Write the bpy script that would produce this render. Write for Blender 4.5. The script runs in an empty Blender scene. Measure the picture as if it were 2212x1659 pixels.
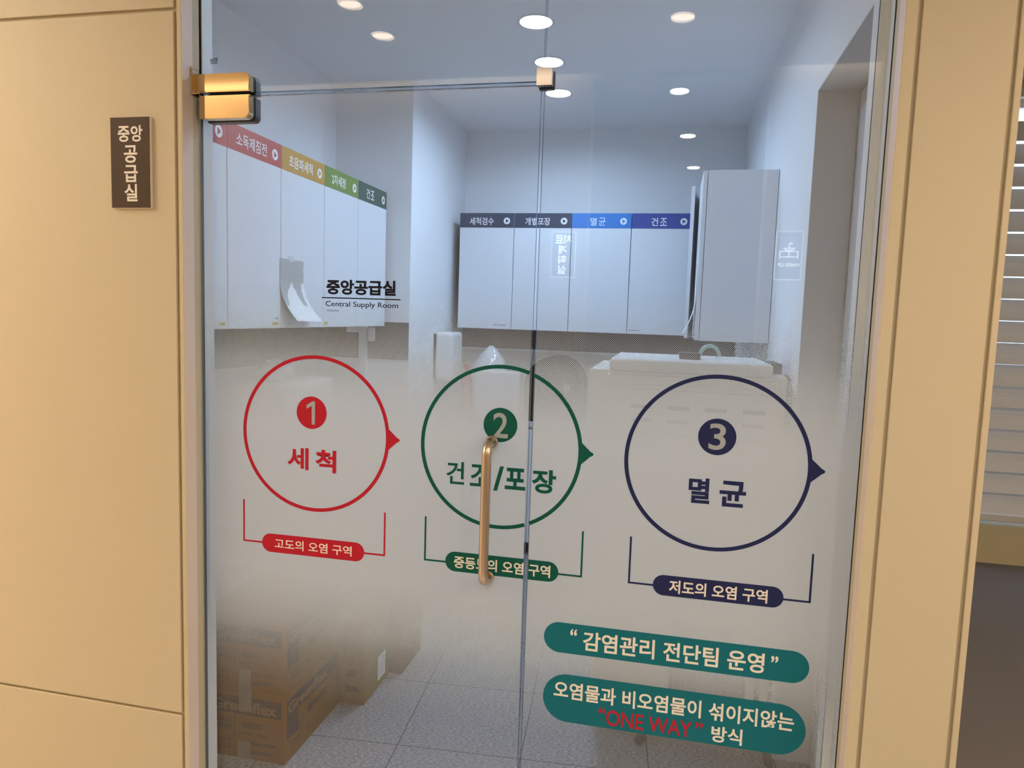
import bpy, bmesh, math, random
from mathutils import Vector, Matrix
scene = bpy.context.scene
COL = scene.collection
PI = math.pi

# ------------------------------------------------------------------ camera, world, exposure
F_PX = 1542.8                                   # focal length in pixels of a 2212 px wide frame
cam_data = bpy.data.cameras.new('camera')
cam_data.sensor_fit = 'HORIZONTAL'; cam_data.sensor_width = 36.0
cam_data.lens = 36.0 * F_PX / 2212.0
cam_data.clip_start = 0.02; cam_data.clip_end = 60
cam = bpy.data.objects.new('camera', cam_data); COL.objects.link(cam)
RX, RZ, RY = -0.09540, 0.21254, -0.03279
rot = Matrix.Rotation(RZ, 3, 'Z') @ Matrix.Rotation(RX, 3, 'X') @ Matrix.Rotation(RY, 3, 'Y')
right, fwd, up = rot.col[0], rot.col[1], rot.col[2]
m4 = Matrix((right, up, -fwd)).transposed().to_4x4()
m4.translation = Vector((1.2819, -1.785, 1.53))
cam.matrix_world = m4
scene.camera = cam

world = bpy.data.worlds.new('world'); scene.world = world; world.use_nodes = True
bg = world.node_tree.nodes['Background']
bg.inputs['Color'].default_value = (0.62, 0.76, 1.0, 1); bg.inputs['Strength'].default_value = 2.6
scene.view_settings.view_transform = 'Standard'; scene.view_settings.look = 'None'
scene.view_settings.exposure = 0.0; scene.view_settings.gamma = 1.0
scene.view_settings.use_curve_mapping = False
try:
    scene.cycles.max_bounces = 14; scene.cycles.diffuse_bounces = 6; scene.cycles.transparent_max_bounces = 40
    scene.cycles.sample_clamp_indirect = 4.0; scene.cycles.use_denoising = True
    scene.cycles.caustics_reflective = False; scene.cycles.caustics_refractive = False
except Exception:
    pass
ROOM_LIGHT = (0.57, 0.77, 1.06);  ROOM_POWER = 216.0
HALL_LIGHT = (1.0, 0.80, 0.60);  HALL_POWER = 860.0

# ------------------------------------------------------------------ materials
def node_mat(name):
    m = bpy.data.materials.new(name); m.use_nodes = True
    nt = m.node_tree; nt.nodes.clear()
    out = nt.nodes.new('ShaderNodeOutputMaterial')
    return m, nt, out
def N(nt, typ, **kw):
    n = nt.nodes.new(typ)
    for k, v in kw.items():
        if k == 'inp':
            for a, b in v.items(): n.inputs[a].default_value = b
        else: setattr(n, k, v)
    return n
def c4(c): return (c[0], c[1], c[2], 1)
def srgb(r, g, b):
    f = lambda v: (v/255/12.92) if v/255 <= .04045 else ((v/255+.055)/1.055)**2.4
    return (f(r), f(g), f(b))
def mat(name, col, rough=.5, metal=0.0, vary=.06, scale=30., spec=.5, bump=0.0, stretch=(1, 1, 1), coat=0.0):
    m, nt, out = node_mat(name)
    b = N(nt, 'ShaderNodeBsdfPrincipled', inp={'Roughness': rough, 'Metallic': metal, 'Specular IOR Level': spec, 'Coat Weight': coat})
    tc = N(nt, 'ShaderNodeTexCoord'); mp = N(nt, 'ShaderNodeMapping'); mp.inputs['Scale'].default_value = stretch
    nz = N(nt, 'ShaderNodeTexNoise', inp={'Scale': scale, 'Detail': 4.})
    mix = N(nt, 'ShaderNodeMix', data_type='RGBA')
    mix.inputs['A'].default_value = c4([v*(1-vary) for v in col]); mix.inputs['B'].default_value = c4([min(1, v*(1+vary)) for v in col])
    L = nt.links.new
    L(tc.outputs['Object'], mp.inputs['Vector']); L(mp.outputs[0], nz.inputs['Vector']); L(nz.outputs['Fac'], mix.inputs['Factor'])
    L(mix.outputs['Result'], b.inputs['Base Color'])
    if bump:
        bp = N(nt, 'ShaderNodeBump', inp={'Strength': bump, 'Distance': .002}); L(nz.outputs['Fac'], bp.inputs['Height']); L(bp.outputs[0], b.inputs['Normal'])
    L(b.outputs[0], out.inputs[0])
    return m
def emit(name, col, s):
    m, nt, out = node_mat(name)
    e = N(nt, 'ShaderNodeEmission', inp={'Color': c4(col), 'Strength': s}); nt.links.new(e.outputs[0], out.inputs[0])
    return m

M = {}
M['beige'] = mat('beige_wall_panel', (.56, .485, .335), .55, vary=.03, scale=260, spec=.3)
M['jamb_white'] = mat('painted_jamb', (.84, .84, .85), .45, vary=.02)
M['room_wall'] = mat('white_wall_paint', (.85, .86, .88), .6, vary=.015, scale=60, spec=.2)
M['room_ceiling'] = mat('ceiling_paint', (.92, .92, .93), .7, vary=.02, scale=40, spec=.1)
M['hall_ceiling'] = mat('hall_ceiling_paint', (.70, .68, .64), .7, vary=.02, spec=.1)
M['hall_wall'] = mat('hall_wall_paint', (.60, .55, .48), .6, vary=.03, scale=80, spec=.2)
M['hall_tile'] = mat('pale_hall_tile', (.70, .66, .60), .35, vary=.04, scale=6)  # unseen floor made pale to bounce light onto the lower walls
M['carpet'] = mat('dark_grey_carpet', (.155, .14, .13), .95, vary=.35, scale=180, spec=.1, bump=.4)
M['cab'] = mat('white_laminate', (.755, .77, .81), .35, vary=.01, scale=50, spec=.4)
M['cab_edge'] = mat('grey_carcass', (.27, .28, .31), .5, vary=.03)  # shade of the door gaps put into the carcass grey
M['dark_gap'] = mat('dark_gap', (.03, .03, .035), .8)
M['splash'] = mat('grey_brown_splashback', (.10, .09, .085), .5, vary=.1, scale=12)  # under-cabinet shade put into the colour of the strip
M['panel_white'] = mat('pale_wall_board', (.66, .65, .63), .45, vary=.02)
M['brass'] = mat('polished_brass', (.74, .53, .28), .07, 1.0, vary=.03, scale=14)
M['brass_satin'] = mat('brushed_bronze', (.58, .45, .33), .33, 1.0, vary=.10, scale=60, stretch=(1, 1, .04))
M['chrome'] = mat('polished_steel', (.78, .76, .78), .10, 1.0, vary=.03)
M['gasket'] = mat('black_gasket', (.012, .012, .016), .5)
M['black'] = mat('black_plastic', (.014, .014, .015), .45)
M['cream'] = mat('cream_vinyl', (.80, .745, .665), .5, vary=.01)
M['red'] = mat('red_vinyl', (.42, .012, .028), .55, vary=.03, spec=.15)
M['green'] = mat('green_vinyl', (.004, .085, .062), .55, vary=.03, spec=.15)
M['navy'] = mat('navy_vinyl', (.016, .022, .085), .55, vary=.03, spec=.15)
M['teal'] = mat('teal_vinyl', (.006, .135, .175), .55, vary=.03, spec=.15)
M['ink'] = mat('black_vinyl', (.008, .009, .016), .5, spec=.15)
M['badge_grey'] = mat('pale_film_numeral', (.33, .37, .40), .5)
M['halo_pale'] = mat('pale_halo_vinyl', (.64, .66, .70), .5)
M['sign_brown'] = mat('dark_brown_plate', (.055, .032, .017), .5, vary=.04, spec=.2)
M['sign_edge'] = mat('pale_acrylic_edge', (.80, .72, .58), .3)
M['b_red'] = mat('red_band', srgb(176, 70, 74), .4, vary=.02)
M['b_ochre'] = mat('ochre_band', srgb(190, 145, 62), .4, vary=.02)
M['b_green'] = mat('olive_green_band', srgb(108, 138, 62), .4, vary=.02)
M['b_dgreen'] = mat('dark_green_band', srgb(40, 82, 76), .4, vary=.02)
M['b_slate'] = mat('slate_band', srgb(48, 62, 86), .4, vary=.02)
M['b_blue'] = mat('blue_band', srgb(52, 122, 200), .4, vary=.02)
M['b_indigo'] = mat('indigo_band', srgb(58, 76, 150), .4, vary=.02)
M['white_print'] = mat('white_print', (.88, .88, .90), .5, vary=.01)
M['grey_print'] = mat('grey_print', (.28, .28, .31), .5)
M['yellow'] = mat('yellow_sticker', (.66, .55, .10), .5)
M['paper'] = mat('white_paper', (.88, .88, .90), .7, vary=.01)
M['paper_grey'] = mat('grey_print_on_paper', (.42, .44, .43), .7, vary=.25, scale=140, stretch=(1, 1, 4))
M['card'] = mat('brown_cardboard', (.195, .088, .018), .8, vary=.08, scale=25, spec=.15, stretch=(1, 1, 5))
M['card2'] = mat('yellow_brown_cardboard', (.235, .135, .036), .8, vary=.08, scale=25, spec=.15)
M['card3'] = mat('dark_brown_cardboard', (.085, .040, .02), .8, vary=.08, scale=25, spec=.15)
M['card_ink'] = mat('dark_brown_ink', (.035, .018, .014), .7, vary=.1)
M['card_text'] = mat('tan_lettering', (.18, .095, .045), .7)
def tape_mat():
    m, nt, out = node_mat('clear_parcel_tape'); L = nt.links.new
    b = N(nt, 'ShaderNodeBsdfPrincipled', inp={'Roughness': .2, 'Base Color': (.42, .37, .33, 1), 'Specular IOR Level': .8})
    nz = N(nt, 'ShaderNodeTexNoise', inp={'Scale': 90., 'Detail': 2.}); mr = N(nt, 'ShaderNodeMapRange'); mr.inputs['To Min'].default_value = .15; mr.inputs['To Max'].default_value = .75
    t = N(nt, 'ShaderNodeBsdfTransparent'); mx = N(nt, 'ShaderNodeMixShader')
    L(nz.outputs['Fac'], mr.inputs['Value']); L(mr.outputs[0], mx.inputs[0]); L(t.outputs[0], mx.inputs[1]); L(b.outputs[0], mx.inputs[2]); L(mx.outputs[0], out.inputs[0]); return m
M['tape'] = tape_mat()
M['tape_opaque'] = mat('clear_parcel_tape', (.33, .27, .23), .15, vary=.12, scale=40, spec=.8)
M['appliance'] = mat('appliance_white', (.76, .74, .70), .35, vary=.01)
M['appliance_slot'] = mat('vent_shadow', (.05, .05, .05), .8)
M['plastic_white'] = mat('white_plastic', (.80, .80, .80), .3, vary=.01)
M['bag'] = mat('milky_plastic_bag', (.72, .75, .80), .12, vary=.05, scale=8, spec=.8, bump=.6)
M['mint'] = mat('mint_green_plastic', (.30, .50, .44), .4)
M['red_item'] = mat('red_plastic', (.45, .05, .05), .4)
M['door_grey'] = mat('grey_door_laminate', (.64, .65, .68), .45, vary=.02)
M['recess'] = mat('grey_recess_paint', (.60, .585, .59), .6, vary=.02)
M['blind'] = mat('grey_beige_blind', (.52, .51, .49), .7, vary=.03, scale=60, stretch=(1, 1, .2))
M['sill'] = mat('pale_yellow_skirting', (.50, .43, .26), .6, vary=.03)
M['steel_edge'] = mat('polished_glass_edge', (.09, .12, .13), .10, .0, vary=.2, scale=12)
M['worktop'] = mat('grey_worktop', (.55, .54, .52), .3, vary=.05)

def glass_mat():
    m, nt, out = node_mat('clear_glass'); L = nt.links.new
    g = N(nt, 'ShaderNodeNewGeometry'); d = N(nt, 'ShaderNodeVectorMath', operation='DOT_PRODUCT')
    L(g.outputs['Normal'], d.inputs[0]); L(g.outputs['Incoming'], d.inputs[1])
    a = N(nt, 'ShaderNodeMath', operation='ABSOLUTE'); L(d.outputs['Value'], a.inputs[0])
    s = N(nt, 'ShaderNodeMath', operation='SUBTRACT'); s.inputs[0].default_value = 1; L(a.outputs[0], s.inputs[1])
    p = N(nt, 'ShaderNodeMath', operation='POWER'); p.inputs[1].default_value = 5; L(s.outputs[0], p.inputs[0])
    f = N(nt, 'ShaderNodeMath', operation='MULTIPLY_ADD'); f.inputs[1].default_value = .95; f.inputs[2].default_value = .05; L(p.outputs[0], f.inputs[0])
    t = N(nt, 'ShaderNodeBsdfTransparent', inp={'Color': (.965, .98, .975, 1)}); gl = N(nt, 'ShaderNodeBsdfGlossy', inp={'Roughness': .0, 'Color': (1, 1, 1, 1)})
    mx = N(nt, 'ShaderNodeMixShader'); L(f.outputs[0], mx.inputs[0]); L(t.outputs[0], mx.inputs[1]); L(gl.outputs[0], mx.inputs[2]); L(mx.outputs[0], out.inputs[0])
    return m
M['glass'] = glass_mat()

def film_mat():
    """white window film printed as a 45 degree dot screen that grows to solid between two heights"""
    m, nt, out = node_mat('dot_screen_film'); L = nt.links.new
    def math_(op, a, b=None, c=None):
        n = N(nt, 'ShaderNodeMath', operation=op)
        for i, v in enumerate((a, b, c)):
            if v is None: continue
            if isinstance(v, (int, float)): n.inputs[i].default_value = v
            else: L(v, n.inputs[i])
        return n.outputs[0]
    tc = N(nt, 'ShaderNodeTexCoord'); sp = N(nt, 'ShaderNodeSeparateXYZ'); L(tc.outputs['Object'], sp.inputs[0])
    x, z = sp.outputs['X'], sp.outputs['Z']
    k = 2*PI/.0036/math.sqrt(2)
    cu = math_('COSINE', math_('MULTIPLY', math_('ADD', x, z), k)); cv = math_('COSINE', math_('MULTIPLY', math_('SUBTRACT', x, z), k))
    spot = math_('MULTIPLY', math_('ADD', cu, cv), .5)
    top = math_('DIVIDE', math_('SUBTRACT', 1.62, z), .42); bot = math_('DIVIDE', math_('SUBTRACT', z, .40), .42)
    cov = math_('MINIMUM', top, bot)
    T = math_('MULTIPLY_ADD', cov, -2.25, 1.12)
    mr = N(nt, 'ShaderNodeMapRange'); mr.clamp = True
    mr.inputs['From Min'].default_value = -.10; mr.inputs['From Max'].default_value = .10
    L(math_('SUBTRACT', spot, T), mr.inputs['Value'])
    df = N(nt, 'ShaderNodeBsdfDiffuse', inp={'Color': (.74, .78, .79, 1)}); tl = N(nt, 'ShaderNodeBsdfTranslucent', inp={'Color': (.72, .74, .74, 1)})
    mx = N(nt, 'ShaderNodeMixShader', inp={0: .5}); L(df.outputs[0], mx.inputs[1]); L(tl.outputs[0], mx.inputs[2])
    gl = N(nt, 'ShaderNodeBsdfGlossy', inp={'Roughness': .12}); mg = N(nt, 'ShaderNodeMixShader', inp={0: .03}); L(mx.outputs[0], mg.inputs[1]); L(gl.outputs[0], mg.inputs[2])
    tr = N(nt, 'ShaderNodeBsdfTransparent')
    fm = N(nt, 'ShaderNodeMixShader'); L(mr.outputs['Result'], fm.inputs[0]); L(tr.outputs[0], fm.inputs[1]); L(mg.outputs[0], fm.inputs[2]); L(fm.outputs[0], out.inputs[0])
    return m
M['film'] = film_mat()

def tile_mat():
    """speckled lilac-grey vinyl tiles laid slightly askew"""
    m, nt, out = node_mat('speckled_vinyl_tile'); L = nt.links.new
    tc = N(nt, 'ShaderNodeTexCoord'); mp = N(nt, 'ShaderNodeMapping'); mp.inputs['Rotation'].default_value = (0, 0, -math.radians(4.5)); mp.inputs['Location'].default_value = (.425, -.012, 0)
    L(tc.outputs['Object'], mp.inputs[0])
    br = N(nt, 'ShaderNodeTexBrick'); br.offset = 0.0
    br.inputs['Scale'].default_value = 1; br.inputs['Mortar Size'].default_value = .0022; br.inputs['Mortar Smooth'].default_value = .3
    br.inputs['Brick Width'].default_value = .44; br.inputs['Row Height'].default_value = .44
    br.inputs['Color1'].default_value = (1, 1, 1, 1); br.inputs['Color2'].default_value = (.94, .94, .95, 1); br.inputs['Mortar'].default_value = (.30, .28, .29, 1)
    L(mp.outputs[0], br.inputs['Vector'])
    m2 = N(nt, 'ShaderNodeMapping'); m2.inputs['Scale'].default_value = (75, 215, 75); L(mp.outputs[0], m2.inputs[0])
    nz = N(nt, 'ShaderNodeTexNoise', inp={'Scale': 1.0, 'Detail': 3.0, 'Roughness': .65}); L(m2.outputs[0], nz.inputs['Vector'])
    cr = N(nt, 'ShaderNodeValToRGB'); e = cr.color_ramp.elements
    e[0].position = .38; e[0].color = (.20, .187, .19, 1); e[1].position = .63; e[1].color = (.47, .44, .44, 1); L(nz.outputs['Fac'], cr.inputs[0])
    mx = N(nt, 'ShaderNodeMix', data_type='RGBA', blend_type='MULTIPLY'); mx.inputs['Factor'].default_value = 1
    L(cr.outputs[0], mx.inputs['A']); L(br.outputs['Color'], mx.inputs['B'])
    b = N(nt, 'ShaderNodeBsdfPrincipled', inp={'Roughness': .42, 'Specular IOR Level': .35}); L(mx.outputs['Result'], b.inputs['Base Color']); L(b.outputs[0], out.inputs[0])
    return m
M['tile'] = tile_mat()

# ------------------------------------------------------------------ geometry helpers
def link(name, bm, m, parent=None, smooth=False, extra=()):
    bmesh.ops.recalc_face_normals(bm, faces=bm.faces[:])
    me = bpy.data.meshes.new(name); bm.to_mesh(me); bm.free()
    if smooth:
        for p in me.polygons: p.use_smooth = True
    o = bpy.data.objects.new(name, me); COL.objects.link(o)
    me.materials.append(m)
    for e in extra: me.materials.append(e)
    if parent is not None:
        o.parent = parent; o.matrix_parent_inverse = parent.matrix_basis.inverted()
    return o
def tag(o, label=None, cat=None, group=None, kind=None):
    if label: o['label'] = label
    if cat: o['category'] = cat
    if group: o['group'] = group
    if kind: o['kind'] = kind
    return o
def root(name, loc, label, cat, group=None):
    o = bpy.data.objects.new(name, None); COL.objects.link(o); o.location = loc; o.empty_display_size = .05
    return tag(o, label, cat, group)
def box(bm, a, b, bev=0.0, seg=2, mi=0):
    x0, x1 = sorted((a[0], b[0])); y0, y1 = sorted((a[1], b[1])); z0, z1 = sorted((a[2], b[2]))
    v = [bm.verts.new(p) for p in ((x0, y0, z0), (x1, y0, z0), (x1, y1, z0), (x0, y1, z0), (x0, y0, z1), (x1, y0, z1), (x1, y1, z1), (x0, y1, z1))]
    fs = [bm.faces.new([v[i] for i in q]) for q in ((0, 3, 2, 1), (4, 5, 6, 7), (0, 1, 5, 4), (1, 2, 6, 5), (2, 3, 7, 6), (3, 0, 4, 7))]
    for f in fs: f.material_index = mi
    if bev:
        es = list({e for f in fs for e in f.edges})
        bmesh.ops.bevel(bm, geom=es, offset=bev, segments=seg, affect='EDGES', profile=.5)
    return fs
def bx(name, a, b, m, parent=None, bev=0.0, seg=2):
    bm = bmesh.new(); box(bm, a, b, bev, seg); return link(name, bm, m, parent, smooth=False)
def struct(name, a, b, m, bev=0.0, parent=None):
    o = bx(name, a, b, m, parent, bev)
    if parent is None: o['kind'] = 'structure'
    return o
def tube(bm, pts, r, n=16, cap=True):
    pts = [Vector(p) for p in pts]; rings = []
    rr = r if isinstance(r, (list, tuple)) else [r]*len(pts)
    ref = None
    for i, p in enumerate(pts):
        d = (pts[min(i+1, len(pts)-1)] - pts[max(i-1, 0)]).normalized()
        if ref is None: ref = d.orthogonal().normalized()
        ref = (ref - d*ref.dot(d)).normalized(); q = d.cross(ref)
        rings.append([bm.verts.new(p + rr[i]*(math.cos(2*PI*k/n)*ref + math.sin(2*PI*k/n)*q)) for k in range(n)])
    for a, b in zip(rings, rings[1:]):
        for k in range(n): bm.faces.new((a[k], a[(k+1) % n], b[(k+1) % n], b[k]))
    if cap: bm.faces.new(rings[0][::-1]); bm.faces.new(rings[-1])
def lathe(bm, prof, c, axis='Z', n=32):
    """profile of (radius, height) turned about an axis through c"""
    rings = []
    for r, h in prof:
        ring = []
        for k in range(n):
            a = 2*PI*k/n; u, v = r*math.cos(a), r*math.sin(a)
            p = (u, v, h) if axis == 'Z' else ((u, h, v) if axis == 'Y' else (h, u, v))
            ring.append(bm.verts.new((c[0]+p[0], c[1]+p[1], c[2]+p[2])))
        rings.append(ring)
    for a, b in zip(rings, rings[1:]):
        for k in range(n): bm.faces.new((a[k], a[(k+1) % n], b[(k+1) % n], b[k]))
    bm.faces.new(rings[0][::-1]); bm.faces.new(rings[-1])
class Frame:
    """a plane to draw on: u runs along ux, v along uz, t out of the plane along n"""
    def __init__(s, o, ux, uz, n): s.o, s.ux, s.uz, s.n = Vector(o), Vector(ux), Vector(uz), Vector(n)
    def p(s, u, v, t=0.0): return s.o + s.ux*u + s.uz*v + s.n*t
def plate(bm, fr, loops, t0, t1):
    """flat shape(s) from outline loops [(u,v)...] given thickness t0..t1"""
    for lp in loops:
        a = [bm.verts.new(fr.p(u, v, t0)) for u, v in lp]; b = [bm.verts.new(fr.p(u, v, t1)) for u, v in lp]
        bm.faces.new(a[::-1]); bm.faces.new(b)
        n = len(lp)
        for k in range(n): bm.faces.new((a[k], a[(k+1) % n], b[(k+1) % n], b[k]))
def rectl(u0, u1, v0, v1): return [(u0, v0), (u1, v0), (u1, v1), (u0, v1)]
def pilll(u0, u1, v0, v1, r=None, n=14, clip=None):
    r = min((v1-v0)/2, (u1-u0)/2) if r is None else r
    L = []
    for cx, cz, a0 in ((u1-r, v0+r, -PI/2), (u1-r, v1-r, 0), (u0+r, v1-r, PI/2), (u0+r, v0+r, PI)):
        for k in range(n+1):
            a = a0 + PI/2*k/n; L.append((cx+r*math.cos(a), cz+r*math.sin(a)))
    return L
def circl(cx, cz, r, n=64): return [(cx+r*math.cos(2*PI*k/n), cz+r*math.sin(2*PI*k/n)) for k in range(n)]
def ring(bm, fr, cx, cz, rx, rz, w, t0, t1, a0=0.0, a1=2*PI, n=160):
    full = abs(a1-a0-2*PI) < 1e-6; secs = []
    for k in range(n if full else n+1):
        a = a0+(a1-a0)*k/n; c, s = math.cos(a), math.sin(a)
        secs.append([bm.verts.new(fr.p(cx+(rx-d)*c, cz+(rz-d)*s, t)) for d, t in ((0, t0), (0, t1), (w, t1), (w, t0))])
    m = len(secs)
    for k in range(m if full else m-1):
        A, B = secs[k], secs[(k+1) % m]
        for i in range(4): bm.faces.new((A[i], A[(i+1) % 4], B[(i+1) % 4], B[i]))
    if not full: bm.faces.new(secs[0]); bm.faces.new(secs[-1][::-1])
def stroke(bm, fr, pts, w, t0, t1):
    """a polyline of width w drawn as joined bars"""
    for (a, b) in zip(pts, pts[1:]):
        d = Vector((b[0]-a[0], b[1]-a[1])); d.normalize(); q = Vector((-d.y, d.x))*(w/2); e = d*(w*.45)
        plate(bm, fr, [[(a[0]-e.x-q.x, a[1]-e.y-q.y), (b[0]+e.x-q.x, b[1]+e.y-q.y), (b[0]+e.x+q.x, b[1]+e.y+q.y), (a[0]-e.x+q.x, a[1]-e.y+q.y)]], t0, t1)
_text = {}
_stat = {}
def glyph_stat(ch, bold):
    """inked area and outline length of one character at a given stroke gain"""
    if (ch, bold) not in _stat:
        vs, fs, sx, sy = glyphs(ch, bold, 1.0, raw=True)
        A = 0.0; E_ = {}
        for f in fs:
            for i in range(len(f)):
                a, b = vs[f[i]], vs[f[(i+1) % len(f)]]
                A += (a[0]*b[1]-b[0]*a[1])*sx*sy/2; k = (min(f[i], f[(i+1) % len(f)]), max(f[i], f[(i+1) % len(f)])); E_[k] = E_.get(k, 0)+1
        Lp = sum(math.hypot((vs[a][0]-vs[b][0])*sx, (vs[a][1]-vs[b][1])*sy) for (a, b), n in E_.items() if n == 1)
        _stat[(ch, bold)] = (abs(A), Lp)
    return _stat[(ch, bold)]
def safe_bold(s, bold):
    """largest stroke gain at which every character still fills cleanly"""
    b = bold
    for ch in set(s.replace(' ', '')):
        while b > .0005:
            a0, l0 = glyph_stat(ch, 0.0); a1, _ = glyph_stat(ch, round(b, 4))
            if a0+.96*l0*b < a1 < a0+1.25*l0*b: break
            b *= .82
    return round(b, 4) if b > .0005 else 0.0
def glyphs(s, bold, space=1.0, raw=False):
    if s == '1' and not raw:                                          # a one with a flag
        return [(.62, 0), (1, 0), (1, 1), (.70, 1), (.0, .82), (.0, .66), (.62, .80)], [(0, 1, 2, 6), (2, 3, 4, 5, 6)]
    if not raw and bold > 0: bold = safe_bold(s, bold)
    key = (s, bold, space, raw)
    if key not in _text:
        cu = bpy.data.curves.new('t', 'FONT'); cu.body = s; cu.offset = bold; cu.fill_mode = 'FRONT'; cu.resolution_u = 5; cu.space_character = space
        o = bpy.data.objects.new('t', cu); COL.objects.link(o)
        dg = bpy.context.evaluated_depsgraph_get(); dg.update()
        me = bpy.data.meshes.new_from_object(o.evaluated_get(dg))
        bpy.data.objects.remove(o); bpy.data.curves.remove(cu)
        vs = [(v.co.x, v.co.y) for v in me.vertices]; fs = [tuple(p.vertices) for p in me.polygons]
        bpy.data.meshes.remove(me)
        x0, x1 = min(v[0] for v in vs), max(v[0] for v in vs); y0, y1 = min(v[1] for v in vs), max(v[1] for v in vs)
        if raw: _text[key] = ([((a-x0)/max(x1-x0, 1e-6), (b-y0)/max(y1-y0, 1e-6)) for a, b in vs], fs, x1-x0, y1-y0); return _text[key]
        _text[key] = ([((a-x0)/max(x1-x0, 1e-6), (b-y0)/max(y1-y0, 1e-6)) for a, b in vs], fs)
    return _text[key]
def text(bm, fr, s, u0, u1, v0, v1, t0, t1, bold=.018, space=1.0, cut=None):
    """lettering whose ink fills the rectangle u0..u1, v0..v1; cut=(a,b) leaves out the ink between u=a and u=b"""
    vs, fs = glyphs(s, bold, space)
    b2 = bmesh.new()
    V = [b2.verts.new((u0+(u1-u0)*a, v0+(v1-v0)*b, 0)) for a, b in vs]
    for f in fs:
        try: b2.faces.new([V[i] for i in f])
        except ValueError: pass
    if cut:
        for co, no in ((cut[0], 1), (cut[1], 1)):
            bmesh.ops.bisect_plane(b2, geom=b2.verts[:]+b2.edges[:]+b2.faces[:], plane_co=(co, 0, 0), plane_no=(no, 0, 0))
        kill = [f for f in b2.faces if cut[0] < f.calc_center_median().x < cut[1]]
        bmesh.ops.delete(b2, geom=kill, context='FACES')
    bmesh.ops.dissolve_limit(b2, angle_limit=.01, verts=b2.verts[:], edges=b2.edges[:]) if False else None
    b2.verts.ensure_lookup_table()
    idx = {}
    for v in b2.verts:
        if v.link_faces: idx[v] = (bm.verts.new(fr.p(v.co.x, v.co.y, t0)), bm.verts.new(fr.p(v.co.x, v.co.y, t1)))
    for f in b2.faces:
        bm.faces.new([idx[v][1] for v in f.verts]); bm.faces.new([idx[v][0] for v in f.verts][::-1])
    for e in b2.edges:
        if len(e.link_faces) == 1:
            a, b = e.verts; bm.faces.new((idx[a][0], idx[b][0], idx[b][1], idx[a][1]))
    b2.free()
def label_text(name, fr, items, t0, t1, m, parent, bold=.018):
    bm = bmesh.new()
    for it in items:
        s, u0, u1, v0, v1 = it[:5]; kw = it[5] if len(it) > 5 else {}
        text(bm, fr, s, u0, u1, v0, v1, t0, t1, **{'bold': bold, **kw})
    return link(name, bm, m, parent)

# ------------------------------------------------------------------ THE SETTING
ZC, ZH = 2.80, 2.70               # ceiling of the supply room, ceiling of the hall
YF = -0.078                        # hall face of the panelled wall; the glass stands at y = 0
LX, RX_ = 0.0, 1.735              # the glazed opening
struct('floor', (-.80, .05, -.10), (1.95, 3.30, 0), M['tile'])
struct('floor', (-6.6, -6.2, -.10), (2.0, .05, 0), M['hall_tile'])
struct('floor', (2.0, -6.2, -.10), (7.0, .05, 0), M['carpet'])
struct('floor', (1.955, .05, -.10), (7.0, 3.9, 0), M['carpet'])
ROOM_LAMPS = ((.675, .89, 'out of view at the front'), (.652, 1.383, 'nearest'), (.628, 1.875, 'middle'), (.599, 2.373, 'farthest'))
bm = bmesh.new()
loops = [[(-.80, .05), (1.96, .05), (1.96, 3.4), (-.80, 3.4)]] + [circl(x, y, .072, 40) for x, y, _ in ROOM_LAMPS]
ed = []
for lp in loops:
    v = [bm.verts.new((a, b, ZC)) for a, b in lp]; ed += [bm.edges.new((v[k], v[(k+1) % len(v)])) for k in range(len(v))]
bmesh.ops.triangle_fill(bm, edges=ed, use_beauty=True)
box(bm, (-.80, .05, ZC+.075), (1.96, 3.4, ZC+.15))
o = link('ceiling', bm, M['room_ceiling']); tag(o, kind='structure')
struct('ceiling', (-6.6, -1.765, ZH), (7.0, YF+.001, ZH+.1), M['hall_ceiling'])
struct('ceiling', (-6.6, -6.2, ZH), (7.0, -1.85, ZH+.1), M['hall_ceiling'])
struct('ceiling', (-6.6, -1.86, ZH+.1), (7.0, -1.70, ZH+.15), M['hall_ceiling'])
ZW = 3.10
struct('ceiling', (1.962, YF+.001, ZW), (7.0, 3.9, ZW+.1), M['hall_ceiling'])
struct('wall_bay_top', (1.962, YF-.02, ZH), (7.0, YF+.001, ZW+.1), M['hall_ceiling'])
# supply room shell
struct('wall_left', (-.80, .05, 0), (-.63, 2.09, ZC), M['room_wall'])
o = struct('wall_left', (-.80, 2.09, 0), (-.165, 3.16, ZC), M['room_wall'], bev=.004)
struct('wall_back', (-.80, 3.16, 0), (1.96, 3.40, ZC), M['room_wall'])
bm = bmesh.new()
box(bm, (1.715, .762, 0), (1.96, 3.16, ZC)); box(bm, (1.715, .11, 2.290), (1.96, .762, ZC)); box(bm, (1.715, .05, 0), (1.96, .11, ZC))
box(bm, (1.885, .11, 0), (1.96, .762, 2.290))
o = link('wall_right', bm, M['room_wall']); tag(o, kind='structure')
# lining of the doorway recess in the right wall, and the flush door in it
bm = bmesh.new()
box(bm, (1.7155, .758, 0), (1.84, .762, 2.290)); box(bm, (1.7155, .11, 2.286), (1.84, .758, 2.290)); box(bm, (1.7155, .11, 0), (1.84, .114, 2.286))
d2 = link('door_2', bm, M['recess']); tag(d2, 'grey recessed side door in the right wall of the supply room', kind='structure')
bx('door_leaf', (1.843, .117, .004), (1.884, .752, 2.28), M['door_grey'], d2, .002)
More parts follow.
